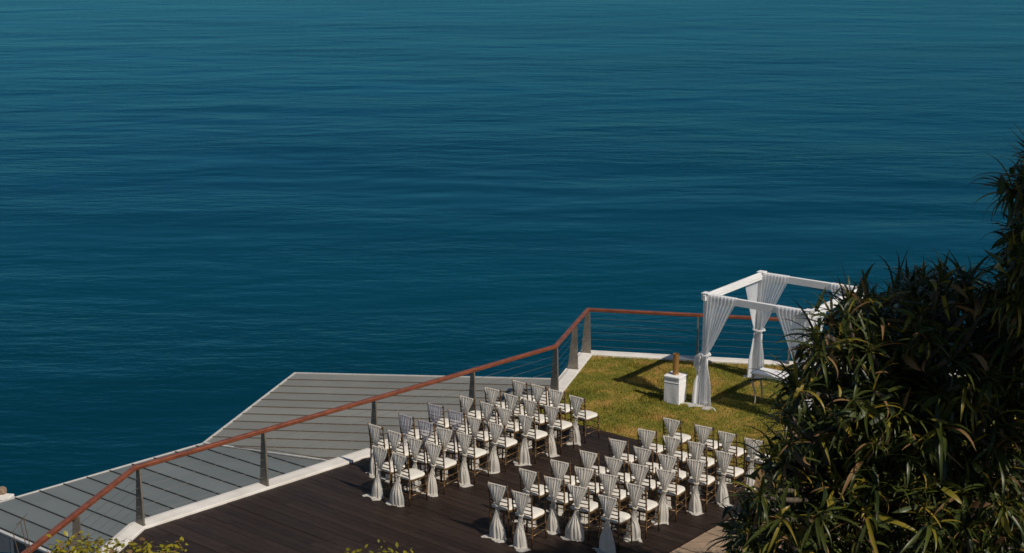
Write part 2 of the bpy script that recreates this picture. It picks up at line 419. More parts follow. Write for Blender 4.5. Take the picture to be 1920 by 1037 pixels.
# stone border and ground to the right and in front
perp = Vector((rd.y, -rd.x))
pav_hull = [(ra.x - rd.x * 6, ra.y - rd.y * 6), LJ, near_r, (near_r[0] + 2, near_r[1] - 6), (ra.x + 12, ra.y - 6)]
pav = tag(MB().prism([(LK[0] + perp.x * 0.02, LK[1] + perp.y * 0.02), (LJ[0] + perp.x * 0.02, LJ[1] + perp.y * 0.02), (LJ[0] + perp.x * 9, LJ[1] + perp.y * 9), (LK[0] + perp.x * 9, LK[1] + perp.y * 9)], -0.5, -0.03).build('pavement', M['soil']), 'stone paved border beside the deck', None, None, 'structure')
e_len = (Vector(LJ) - Vector(LK)).length
s = 0.3; row = 0
t = 0.03
while t < 4.2:
    wr = random.uniform(0.34, 0.5); s = 3.0 + random.uniform(0, 0.4)
    while s < e_len - 0.6:
        ls = random.uniform(0.45, 0.95); g_ = 0.012
        q = []
        for a, b in ((s + g_, t + g_), (s + ls - g_, t + g_), (s + ls - g_, t + wr - g_), (s + g_, t + wr - g_)):
            a += random.uniform(-.008, .008); b += random.uniform(-.008, .008)
            q.append((LK[0] + rd.x * a + perp.x * b, LK[1] + rd.y * a + perp.y * b))
        me = MB().prism(q, -0.03, 0.012 + random.uniform(-0.006, 0.006)).mesh('stone_slab', M['slab'], bevel=0.006)
        link(bpy.data.objects.new('stone_slab', me), pav)
        s += ls
    t += wr
# hillside that carries the near trees and shrubs
mb = MB(); nx, ny = 40, 30; gr = []
for j in range(ny + 1):
    rw = []
    for i in range(nx + 1):
        x = -5.5 + 40 * i / nx; y = -12 + 32.2 * j / ny
        z = -0.62 + max(0, (17 - y)) * 0.12 + 0.12 * math.sin(x * 1.3 + y) * math.cos(y * 0.9)
        rw.append((x, y, min(z, 2.2)))
    gr.append(rw)
tag(mb.sheet(gr).build('hillside', M['soil'], smooth=True), 'planted slope in front of the deck', None, None, 'structure')
# cliff below the terrace
hull = [OUTER[0], OUTER[1], OUTER[2], OUTER[3], OUTER[4], (40, 0), (40, -60), (-40, -60), (-30, 5), (-14, 14)]
cen = Vector((4, 10)); grid = []
for lv in range(12):
    z = -0.72 - (lv / 11.0) ** 1.2 * 64
    k = 0.992 - 0.10 * min(1, lv / 2.0) + 0.02 * lv
    rw = []
    for i in range(len(hull)):
        a, b = Vector(hull[i]), Vector(hull[(i + 1) % len(hull)])
        for q in range(6):
            p = a.lerp(b, q / 6.0); d = p - cen
            kk = min(k, 0.99) + (random.uniform(-.02, .005) if lv else 0)
            rw.append((cen.x + d.x * kk, cen.y + d.y * kk, z + (random.uniform(-1, 1) if 0 < lv < 11 else 0)))
    grid.append(rw)
tag(MB().sheet(grid, wrap=True).build('cliff', M['rock']), 'brown rock cliff below the terrace', None, None, 'structure')

# =================================================================== LOWER BUILDING WITH SEAMED ROOF
bld = empty('lower_building', (-6, 28, -4.5))
tag(bld, 'low building with grey standing seam roof just outside the deck railing', 'building')
def bpart(mb, name, m, parent=None, **kw):
    o = mb.build(name, m, None, **kw); par = parent or bld
    o.parent = par
    o.matrix_parent_inverse = Matrix.Identity(4)
    off = Vector(bld.location)
    o.data.transform(Matrix.Translation(-off)) if parent is None else o.data.transform(Matrix.Translation(-off))
    return o
# facet B slopes down towards the sea; its fall line is the seam direction
pa, pb = at(300, 914, -0.9), at(151, 862 + 0, -0.9)
sB = (at(151.3, 906.7, -1.5) - at(270, 951, -1.5)); sB.z = 0; sB.normalize()      # from deck to eave, from a seam
refB = at(497, 905, -1.5); SLB = 0.03
nB = Vector((sB.x * SLB, sB.y * SLB, 1)).normalized()
def onB(x, y): return on_plane(x, y, refB, nB)
hip0, hip1 = onB(381, 832), onB(640, 869)
pA = at(553, 700, hip0.z + 0.02)
nA = (hip1 - hip0).cross(pA - hip0).normalized()
if nA.z < 0: nA = -nA
def onA(x, y): return on_plane(x, y, hip0, nA)
def facet(name, p0, n, seam_dir, poly3, spacing, start, sheet, seam_m):
    """poly3: outline on the plane; panels between standing seams become parts of the facet"""
    sd = (seam_dir - n * seam_dir.dot(n)).normalized(); ac = n.cross(sd).normalized()
    P2 = [((p - p0).dot(sd), (p - p0).dot(ac)) for p in poly3]
    if area(P2) < 0: P2 = P2[::-1]
    def P3(q, h=0.0): return p0 + sd * q[0] + ac * q[1] + n * h
    base = MB()
    m = len(P2); base.add([P3(q, -0.07) for q in P2] + [P3(q, -0.012) for q in P2], [tuple(range(m - 1, -1, -1)), tuple(range(m, 2 * m))] + [(i, (i + 1) % m, m + (i + 1) % m, m + i) for i in range(m)])
    f = bpart(base, name, sheet)
    lo, hi = min(q[1] for q in P2), max(q[1] for q in P2)
    us = (min(q[0] for q in P2) - 1, max(q[0] for q in P2) + 1)
    a = start
    while a > lo: a -= spacing
    while a < hi:
        pl = clip_convex([(us[0], a + 0.004), (us[1], a + 0.004), (us[1], a + spacing - 0.004), (us[0], a + spacing - 0.004)], P2)
        if len(pl) >= 3 and abs(area(pl)) > 0.01:
            k = len(pl); bb = MB().add([P3(q, -0.010) for q in pl] + [P3(q, 0.0) for q in pl], [tuple(range(k - 1, -1, -1)), tuple(range(k, 2 * k))] + [(i, (i + 1) % k, k + (i + 1) % k, k + i) for i in range(k)])
            bpart(bb, 'roof_panel', sheet, f)
        st = clip_convex([(us[0], a - 0.011), (us[1], a - 0.011), (us[1], a + 0.011), (us[0], a + 0.011)], P2)
        if len(st) >= 3 and abs(area(st)) > 0.004:
            k = len(st); bb = MB().add([P3(q, -0.006) for q in st] + [P3(q, 0.020) for q in st], [tuple(range(k - 1, -1, -1)), tuple(range(k, 2 * k))] + [(i, (i + 1) % k, k + (i + 1) % k, k + i) for i in range(k)])
            bpart(bb, 'roof_seam', seam_m, f)
        a += spacing
    return f
def along(a, b, t): return a + (b - a) * t
def drop(p2, p0, n):                       # vertical projection of a plan point onto a plane
    return Vector((p2[0], p2[1], p0.z - (n.x * (p2[0] - p0.x) + n.y * (p2[1] - p0.y)) / n.z))
o1 = Vector(OUTER[1]); o2 = Vector(OUTER[2]); ext = (o2 - o1).normalized()
nrm = Vector((-ext.y, ext.x)); o_in = o1 - nrm * 0.9          # the sheets run on a little way below the deck
hd = hip1 - hip0
hip_end2 = isect((hip0.x, hip0.y), (hd.x, hd.y), tuple(o_in), ext)
hipE = drop(hip_end2, hip0, nA)
A_far = onA(553, 700); A_r = onA(1047, 711.5)
near_A = tuple(o2 - nrm * 0.9 - ext * 0.2)
polyA = [hip0, A_far, A_r, drop(near_A, hip0, nA), hipE]
seamA = (onA(1046, 711.5) - onA(553, 700))
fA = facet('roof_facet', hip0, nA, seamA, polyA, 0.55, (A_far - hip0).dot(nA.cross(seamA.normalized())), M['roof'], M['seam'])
c_out = onB(-75, 963.5); rk = onB(130, 1052) - c_out
endB2 = isect((c_out.x, c_out.y), (rk.x, rk.y), tuple(o_in), ext)
polyB = [hip0, c_out, drop(endB2, refB, nB), drop(hip_end2, refB, nB)]
acB = nB.cross(sB).normalized()
sdB = onB(151.3, 906.7) - onB(270, 951)
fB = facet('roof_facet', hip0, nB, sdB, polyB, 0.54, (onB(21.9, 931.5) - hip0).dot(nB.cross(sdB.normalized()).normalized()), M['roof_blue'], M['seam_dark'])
# flashings along the free edges and the hip
def flashing(a, b, n, wd=0.04, h=0.03, lift=0.01):
    bpart(MB().beam(a + n * lift, b + n * lift, wd, h, n), 'flashing', M['flash'], None)
flashing(hip0, A_far, nA); flashing(A_far, A_r, nA, 0.03); flashing(hip0, c_out, nB, 0.035, 0.03, 0.006)
flashing(c_out, drop(endB2, refB, nB), nB, 0.07, 0.04, -0.005)
flashing(hip0 + Vector((0, 0, .012)), hipE + Vector((0, 0, .012)), (nA + nB).normalized(), 0.05, 0.02, 0.012)
# lightning cable lying over the hip
q0, q1, q2 = onA(440, 841) + nA * 0.05, onA(600, 862) + nA * 0.05, onA(622, 866) + nA * 0.04
bpart(MB().tube([q0, along(q0, q1, .5) + Vector((0, 0, .03)), q1, q2], 0.012, 6), 'roof_cable', M['steel'])
# walls under the roof, set back from its edges
ring2 = [Vector((p.x, p.y)) for p in (polyB[1], polyB[0], polyA[1], polyA[2])]
cw = Vector((-3.5, 28.0))
wallp = [tuple(cw + (p - cw) * 0.86) for p in ring2]
for i in range(3):
    a, b = wallp[i], wallp[i + 1]
    mb = MB(); d = (Vector(b) - Vector(a)).normalized(); nn = Vector((-d.y, d.x)) * 0.12
    mb.prism([a, b, (b[0] + nn.x, b[1] + nn.y), (a[0] + nn.x, a[1] + nn.y)], -6.0, -1.85)
    bpart(mb, 'wall', M['white_wall'])
tag(MB().prism([(-40, 10), (-9, 12), (-7, 23), (-9, 30), (-14, 30), (-40, 20)], -6.4, -6.0).build('lower_terrace', M['rock']), 'dark rock ledge under the lower roof', None, None, 'structure')
# white parapet past the roof corner
pw = empty('parapet_wall', at(0, 934, -1.9))
tag(pw, 'small white parapet end at the left edge beside the seamed roof', 'wall')
b0 = at(20, 931, -1.9); b1 = at(-60, 926, -1.9)
dd = (b1 - b0).normalized()
MB().beam(Vector((0, 0, -0.05)) + (b0 - pw.location), (b1 - pw.location) + Vector((0, 0, -0.05)), 0.34, 0.10).build('coping', M['kerb'], pw, bevel=0.015)
MB().beam((b0 + dd * 0.05 - pw.location) + Vector((0, 0, -0.66)), (b1 - pw.location) + Vector((0, 0, -0.66)), 0.24, 1.1).build('wall_body', M['white_wall'], pw)
rk_ = MB()
bm = bmesh.new(); bmesh.ops.create_icosphere(bm, subdivisions=2, radius=0.13)
for v_ in bm.verts: v_.co *= random.uniform(0.8, 1.15); v_.co.z *= 0.7
me = bpy.data.meshes.new('rock'); bm.to_mesh(me); bm.free(); me.materials.append(M['slab'])
rko = link(bpy.data.objects.new('rock', me)); rko.location = at(2, 925, -1.9) + Vector((0, 0, 0.06))
tag(rko, 'small brown stone lying on the white parapet at left edge', 'stone')

# =================================================================== RAILING
RZ = 1.10
post_px = [(262, 985), (497, 912.5), (1046, 733), (1075, 696), (1105, 659)]
pp = [at(x, y, KZ) for x, y in post_px]
base_line = offset_line(INNER, 0.14)
def proj_on(p, i):
    a, b = Vector(base_line[i]), Vector(base_line[i + 1]); d = (b - a).normalized()
    return a + d * (Vector((p.x, p.y)) - a).dot(d)
def at_x(i, px):                         # point of the base line segment seen at a given picture column
    a, b = Vector(base_line[i]), Vector(base_line[i + 1]); s_ = (px - 960) / F_PX
    lo, hi = 0.0, 1.0
    f = lambda t: (lambda p: 960 + F_PX * p.x / (p.y * _c + (CAM_H - KZ) * _s) - px)(a + (b - a) * t)
    for _ in range(60):
        m_ = (lo + hi) / 2
        if f(m_) * f(lo) <= 0: hi = m_
        else: lo = m_
    return a + (b - a) * ((lo + hi) / 2)
rail = empty('railing', (Vector(base_line[1]).x, Vector(base_line[1]).y, KZ))
tag(rail, 'wooden handrail on steel posts with wire cables along the terrace edge', 'railing')
ro = Vector(rail.location)
RL = [Vector((p[0], p[1], RZ - 0.04)) for p in base_line]
segs = [(RL[0], RL[1]), (RL[1], RL[2]), (RL[2], RL[3]), (RL[3], RL[4])]
prof = [(-.048, -.026), (-.036, -.038), (.036, -.038), (.048, -.026), (.048, .018), (.030, .036), (-.030, .036), (-.048, .018)]
def mitre(i):
    ns = []
    for a, b in ((i - 1, i), (i, i + 1)):
        if a >= 0 and b < len(RL):
            t_ = (RL[b] - RL[a]).normalized(); ns.append(Vector((-t_.y, t_.x, 0)))
    n_ = sum(ns, Vector((0, 0, 0))).normalized(); return n_ / n_.dot(ns[0])
for i in range(4):
    g_ = []
    for j in (i, i + 1):
        mi = mitre(j); g_.append([RL[j] - ro + mi * x + Vector((0, 0, z)) for x, z in prof])
    mb = MB().sheet(g_, wrap=True); mb.f.append(tuple(range(7, -1, -1))); mb.f.append(tuple(range(8, 16)))
    mb.build('handrail', M['rail'], rail)
posts = []
posts.append((0, Vector(base_line[1]) + (Vector(base_line[0]) - Vector(base_line[1])).normalized() * 2.05))
posts.append((1, Vector(base_line[1]) + (Vector(base_line[2]) - Vector(base_line[1])).normalized() * 0.06))
for px in (497, 703, 886, 1043): posts.append((1, at_x(1, px)))
posts.append((2, at_x(2, 1076)))
posts.append((2, Vector(base_line[3]) - (Vector(base_line[3]) - Vector(base_line[2])).normalized() * 0.05))
for px in (1307, 1478, 1650): posts.append((3, at_x(3, px)))
for i, p in posts:
    t_ = (Vector(base_line[i + 1]) - Vector(base_line[i])).normalized(); n_ = Vector((-t_.y, t_.x))
    po = MB(); th_ = 0.016
    top = RZ - 0.078 - KZ
    vs = []
    for dt in (-th_, th_):
        for (off, z) in ((-0.095, 0.0), (0.135, 0.0), (0.035, top), (-0.065, top)):
            vs.append((p.x - ro.x + n_.x * off + t_.x * dt, p.y - ro.y + n_.y * off + t_.y * dt, z + 0.002))
    po.add(vs, [(0, 1, 2, 3), (7, 6, 5, 4), (0, 4, 5, 1), (1, 5, 6, 2), (2, 6, 7, 3), (3, 7, 4, 0)])
    pst = po.build('post', M['steel'], rail)
    MB().box((p.x - ro.x - n_.x * 0.0, p.y - ro.y - n_.y * 0.0, 0.012), (0.05, 0.20, 0.012), math.atan2(t_.y, t_.x)).build('base_plate', M['steel'], pst)
for i in range(4):
    a, b = RL[i], RL[i + 1]
    for k in range(5):
        z = KZ + 0.15 + k * 0.165
        MB().tube([Vector((a.x, a.y, z)) - ro, Vector((b.x, b.y, z)) - ro], 0.0032, 5).build('cable', M['cable'], rail)

# =================================================================== GAZEBO
GA = R(-37.0)
gfl = at(1319, 757, 0.0); gx = Vector((math.cos(GA), math.sin(GA), 0)); gy = Vector((-math.sin(GA), math.cos(GA), 0))
GW, GD, GH = 2.30, 2.36, 2.36
gaz = empty('gazebo', gfl + gx * GW / 2 + gy * GD / 2, GA)
tag(gaz, 'open white timber wedding gazebo frame on the lawn', 'gazebo')
cs = [(-GW / 2, -GD / 2), (GW / 2, -GD / 2), (GW / 2, GD / 2), (-GW / 2, GD / 2)]
for x, y in cs:
    p = MB().box((x, y, (GH - 0.0) / 2), (0.10, 0.10, GH)).build('post', M['white_paint'], gaz, bevel=0.006)
    MB().box((x, y, GH + 0.012), (0.17, 0.17, 0.02)).build('cap', M['white_paint'], p, bevel=0.004)
    MB().box((x, y, 0.02), (0.14, 0.14, 0.04)).build('foot', M['white_paint'], p, bevel=0.004)
for (a, b, hz) in ((0, 1, 0.0), (3, 2, 0.0), (0, 3, 0.001), (1, 2, 0.001)):
    A_, B_ = Vector((*cs[a], GH - 0.075 + hz)), Vector((*cs[b], GH - 0.075 + hz)); d = (B_ - A_).normalized()
    MB().beam(A_ + d * 0.052, B_ - d * 0.052, 0.075, 0.15).build('beam', M['white_paint'], gaz, bevel=0.005)
    e1 = MB().beam(A_ - d * 0.052, A_ - d * 0.11, 0.06, 0.12).build('beam_end', M['white_paint'], gaz, bevel=0.004)
    e2 = MB().beam(B_ + d * 0.052, B_ + d * 0.11, 0.06, 0.12).build('beam_end', M['white_paint'], gaz, bevel=0.004)
for (c, sx, sy) in ((0, 1, 1), (1, -1, 1), (2, -1, -1), (3, 1, -1)):
    x, y = cs[c]
    MB().beam((x + sx * 0.05, y + sy * 0.02, GH - 0.33), (x + sx * 0.20, y + sy * 0.02, GH - 0.155), 0.03, 0.03).build('brace', M['white_paint'], gaz)

def smooth(t): t = max(0.0, min(1.0, t)); return t * t * (3 - 2 * t)
def curtain(corner, dirv, side, length, label, tie_z=1.08, seed=0, bow=1, puddle=0.2):
    """cloth hung from a beam, pulled to the post and tied; corner/dirv in the gazebo's plan, side = outward normal"""
    rnd = random.Random(seed); d = Vector((*dirv, 0)); sdv = Vector((*side, 0)); c0 = Vector((*corner, 0))
    nc, nr = 44, 46; zt = GH - 0.005; ph = rnd.uniform(0, 6)
    grid = []
    for i in range(nr + 1):
        tt = i / nr
        rowp = []
        if tt < 0.06:                      # over the beam
            q = tt / 0.06; z = zt - 0.10 * (1 - q) + 0.022; off = -0.05 + 0.05 * q; wq = 1.0; st = 0.02; zz = z if q < 0.5 else zt + 0.018
        else:
            q = (tt - 0.06) / 0.94; zz = zt + 0.012 - q * (zt - 0.012); off = 0.052
            if zz > tie_z:
                k = (zt - zz) / (zt - tie_z); wq = (1 - k) ** 0.82 * 0.86 + 0.14 * (1 - k) ** 3 + 0.10
                wq = min(1.0, wq); st = 0.02 * (1 - k) + 0.0 * k; off = 0.052 * (1 - k) + 0.085 * k
            else:
                k = (tie_z - zz) / tie_z; wq = 0.10 + 0.42 * smooth(k * 1.5) + 0.16 * k; off = 0.085 + 0.03 * k
                st = -0.17 * smooth(k * 1.5) - 0.05 * k
        amp = 0.007 + 0.011 * smooth((zt - zz) / 0.7) * (1 if zz > tie_z else 0.8 + 0.9 * (tie_z - zz) / tie_z)
        if abs(zz - tie_z) < 0.12: amp *= 0.5 + 4 * abs(zz - tie_z)
        for j in range(nc + 1):
            u = j / nc
            pl = math.sin(u * 2 * math.pi * 8 + ph + 0.6 * math.sin(zz * 3 + ph)) * 0.7 + 0.3 * math.sin(u * 2 * math.pi * 17 + ph * 2 + zz)
            sag = 0.0
            p = c0 + d * (st + 0.02 + wq * length * u) + sdv * (off + amp * pl) + Vector((0, 0, zz + (-0.012 * abs(math.sin(u * 25)) if tt > 0.99 else 0)))
            rowp.append(p)
        grid.append(rowp)
    # train lying on the ground
    last = grid[-1]
    for e, (ex, h) in enumerate(((0.05, 0.016), (0.13, 0.022), (0.20, 0.006))):
        rowp = []
        for j, p in enumerate(last):
            u = j / nc; a = (u - 0.5) * 2.4
            k = puddle / 0.2
            rowp.append(p + sdv * (ex * k * (0.8 + 0.3 * math.sin(u * 19 + ph)) * math.cos(a * 0.6)) + d * (ex * k * math.sin(a) * 1.0) + Vector((0, 0, h * abs(math.sin(u * 14 + e)) + 0.004 - p.z + 0.006)))
        grid.append(rowp)
    root = empty('curtain', gaz.location, GA); tag(root, label, 'curtain', 'gazebo curtains')
    MB().sheet(grid).build('cloth', M['voile'], root, smooth=True, fix=False)
    # tie round cloth and post with a drooping bow
    cxy = c0 + sdv * 0.03
    tie = []
    for k in range(17):
        a = 2 * math.pi * k / 16; tie.append(Vector((c0.x, c0.y, tie_z)) + d * (0.045 + 0.085 * math.cos(a)) + sdv * (0.03 + 0.105 * math.sin(a)) + Vector((0, 0, 0.01 * math.sin(3 * a))))
    MB().tube(tie, 0.016, 6).build('tie', M['voile'], root, smooth=True)
    if bow:
        for (dx, wz, ln2) in ((-1, 0.10, 0.34), (-0.6, 0.07, 0.46)):
            g2 = []
            for i in range(9):
                t2 = i / 8; wv = wz * (0.35 + 0.9 * math.sin(math.pi * min(1, t2 * 0.8 + 0.12)))
                base_ = Vector((c0.x, c0.y, tie_z)) + sdv * (0.13 + 0.02 * math.sin(t2 * 5)) + d * (-0.03 + dx * 0.11 * math.sin(t2 * 1.9)) + Vector((0, 0, 0.03 - ln2 * t2 * t2 * 0.6 - ln2 * 0.4 * t2))
                g2.append([base_ + d * (wv * (q - 0.5)) + sdv * (0.018 * math.cos(q * 12 + i)) for q in (0, .2, .4, .6, .8, 1.0)])
            MB().sheet(g2).build('bow_tail', M['voile'], root, smooth=True, fix=False)
    return root
hx, hy = GW / 2, GD / 2
curtain((-hx, -hy), (1, 0), (0, -1), 0.66, 'white sheer curtain tied to the near left gazebo post, train spread on grass', seed=1, puddle=0.26)
curtain((-hx, -hy), (0, 1), (-1, 0), 0.60, 'white sheer curtain on the left beam just behind the near left post', seed=8, bow=0, puddle=0.08)
curtain((hx, -hy), (-1, 0), (0, -1), 0.66, 'white sheer curtain on the front beam tied to the post beside dark leaves', seed=2, tie_z=0.98)
curtain((-hx, hy), (0, -1), (-1, 0), 0.62, 'white sheer curtain on the left beam, tied at the rear left gazebo post', seed=3, bow=1, puddle=0.1)
curtain((-hx, hy), (1, 0), (0, -1), 0.62, 'white sheer curtain on the back beam spreading right of the rear left post', seed=4, bow=0, puddle=0.1)
curtain((hx, hy), (-1, 0), (0, -1), 0.62, 'white sheer curtain at right end of the back beam, mostly behind leaves', seed=5, bow=0)
curtain((hx, -hy), (0, 1), (1, 0), 0.62, 'white sheer curtain on right beam beside the near right post', seed=6, bow=0)
curtain((hx, hy), (0, -1), (-1, 0), 0.5, 'white sheer curtain on right beam at the far right post', seed=7, bow=0)

# pedestal
pd_c = at(1272, 760, 0.0); pa_ = GA + R(4)
PWD = 0.34
pdx = Vector((math.cos(pa_), math.sin(pa_), 0)); pdy = Vector((-math.sin(pa_), math.cos(pa_), 0))
ped = empty('pedestal', pd_c + pdy * PWD / 2 - pdx * PWD * 0.5 + pdx * PWD * 0.0, pa_)
tag(ped, 'white cloth covered square pedestal on the lawn beside the gazebo', 'pedestal')
g_ = []
for i in range(9):
    z = 0.003 + 0.55 * i / 8; rw = []
    for k in range(4):
        for q in range(8):
            t_ = q / 8 - 0.5; e_ = PWD / 2 * (1.0 + 0.03 * (1 - i / 8)) + 0.0018 * math.sin(k * 3 + q * 1.1 + z * 4) * (1.2 - i / 8)
            x, y = ((t_ * PWD, -e_), (e_, t_ * PWD), (-t_ * PWD, e_), (-e_, -t_ * PWD))[k]
            rw.append((x, y, z))
    g_.append(rw)
mb = MB().sheet(g_, wrap=True); mb.f.append(tuple(range(8 * 32, 9 * 32))); mb.build('cover', M['white_cover'], ped)
MB().box((0, 0, 0.575), (PWD + 0.03, PWD + 0.03, 0.045)).build('top', M['white_cover'], ped, bevel=0.01)
MB().box((0, 0, 0.46), (PWD + 0.014, PWD + 0.014, 0.012)).build('band', M['white_cover'], ped, bevel=0.004)
# gold tube vase
vs = empty('vase', ped.location + Vector((0, 0, 0.598)), 0)
tag(vs, 'tall gold cylinder vase standing on the white pedestal', 'vase')
prof2 = [(0.0, 0.0), (0.068, 0.0), (0.070, 0.012), (0.064, 0.02), (0.064, 0.43), (0.067, 0.436), (0.067, 0.448), (0.058, 0.448), (0.056, 0.05), (0.0, 0.045)]
MB().sheet([[(r_ * math.cos(2 * math.pi * k / 32), r_ * math.sin(2 * math.pi * k / 32), z) for k in range(32)] for r_, z in prof2], wrap=True).build('body', M['gold'], vs, smooth=False)

# console table in the gazebo
tb_p = at(1407, 758, 0)
TA = GA + R(1)
tdx = Vector((math.cos(TA), math.sin(TA), 0)); tdy = Vector((-math.sin(TA), math.cos(TA), 0))
TL, TD, TH = 1.20, 0.42, 0.70
tab = empty('console_table', tb_p + tdx * TL / 2 + tdy * TD / 2, TA)
tag(tab, 'white console table with curved cream legs inside the gazebo', 'table')
MB().box((0, 0, TH - 0.015), (TL + 0.04, TD + 0.04, 0.03)).build('tabletop', M['white_paint'], tab, bevel=0.008)
for sy in (-1, 1): MB().box((0, sy * (TD / 2 - 0.03), TH - 0.085), (TL - 0.10, 0.022, 0.11)).build('apron', M['white_paint'], tab, bevel=0.003)
for sx in (-1, 1): MB().box((sx * (TL / 2 - 0.03), 0, TH - 0.085), (0.022, TD - 0.10, 0.11)).build('apron', M['white_paint'], tab, bevel=0.003)
for sx in (-1, 1):
    for sy in (-1, 1):
        pts = []; rd_ = []
        for i in range(13):
            t_ = i / 12; bul = 0.035 * math.sin(t_ * math.pi * 1.7 + 0.5) * (1 - t_ * 0.2)
            pts.append((sx * (TL / 2 - 0.045 + bul), sy * (TD / 2 - 0.045 + bul * 0.6), (TH - 0.035) * (1 - t_)))
            rd_.append(0.030 - 0.018 * t_ + (0.008 if i == 12 else 0))
        MB().tube(pts, rd_, 8).build('leg', M['table_leg'], tab, smooth=True)

# =================================================================== CHAIRS
def chair_proto():
    parts = []
    def ringy(p, q, n, r, rb):
        pts, rad = [], []
        p, q = Vector(p), Vector(q); L_ = (q - p).length
        for k in range(n):
            t0, t1 = k / n, (k + 1) / n
            for t_, r_ in ((t0 + 0.001, r), (t1 - 0.020 / L_, r), (t1 - 0.012 / L_, rb), (t1 - 0.004 / L_, rb)):
                pts.append(p.lerp(q, t_)); rad.append(r_)
        pts.append(q); rad.append(r); return pts, rad
    for s_ in (-1, 1):
        a = ringy((s_ * .186, -.205, 0), (s_ * .180, -.190, .46), 3, .0140, .0185)
        b = ringy((s_ * .180, -.190, .46), (s_ * .186, -.236, .905), 4, .0135, .0185)
        pts = a[0] + b[0] + [Vector((s_ * .186, -.237, .918)), Vector((s_ * .186, -.238, .926))]
        rad = a[1] + b[1] + [.014, .005]
        parts.append(('back_post', MB().tube(pts, rad, 7), 'bronze', True))
        f = ringy((s_ * .190, .218, 0), (s_ * .178, .196, .44), 3, .0140, .0185)
        parts.append(('leg', MB().tube(f[0], f[1], 7), 'bronze', True))
        for z in (.17, .29):
            parts.append(('stretcher', MB().tube([(s_ * .184, -.205 + z * .03, z), (s_ * .184, .213 - z * .04, z)], .0085, 6), 'bronze', True))
    for z in (.19, .31): parts.append(('stretcher', MB().tube([(-.184, .210, z), (.184, .210, z)], .0085, 6), 'bronze', True))
    parts.append(('stretcher', MB().tube([(-.182, -.203, .20), (.182, -.203, .20)], .0085, 6), 'bronze', True))
    yb = lambda z: -.190 - .046 * (z - .46) / .445
    for z in (.535, .605, .675, .745, .885):
        parts.append(('back_rail', MB().tube([(-.18, yb(z), z), (-.09, yb(z) - .012, z + .004), (.09, yb(z) - .012, z + .004), (.18, yb(z), z)], .0095 if z < .8 else .013, 6), 'bronze', True))
    for x in (-.108, -.054, 0, .054, .108):
        parts.append(('spindle', MB().tube([(x, yb(.745) - .01, .745), (x, yb(.885) - .01, .885)], .0065, 6), 'bronze', True))
    def outline(k, z, n=28):
        o = []
        for i in range(n):
            t_ = 2 * math.pi * i / n; cx, cy = math.cos(t_), math.sin(t_); e = 0.42 if cy < 0 else 0.62
            x = math.copysign(abs(cx) ** e, cx) * .210 * k; y = math.copysign(abs(cy) ** e, cy) * (.232 if cy > 0 else .190) * k
            o.append((x * (1.0 if cy > 0 else 0.93), y, z))
        return o
    mb = MB().sheet([outline(.94, .418), outline(.985, .424), outline(.985, .446), outline(.95, .452)], wrap=True)
    mb.f.append(tuple(range(27, -1, -1))); mb.f.append(tuple(range(84, 112)))
    parts.append(('seat_frame', mb, 'bronze', False))
    mb = MB().sheet([outline(.95, .4525), outline(1.0, .458), outline(1.02, .472), outline(.99, .490), outline(.90, .500), outline(.5, .506), outline(.08, .507)], wrap=True)
    mb.f.append(tuple(range(6 * 28, 7 * 28)))
    parts.append(('seat_cushion', mb, 'cushion', True))
    return [(n, b.mesh('chair_' + n, M[m], smooth=s_)) for n, b, m, s_ in parts]
CHAIR = chair_proto()

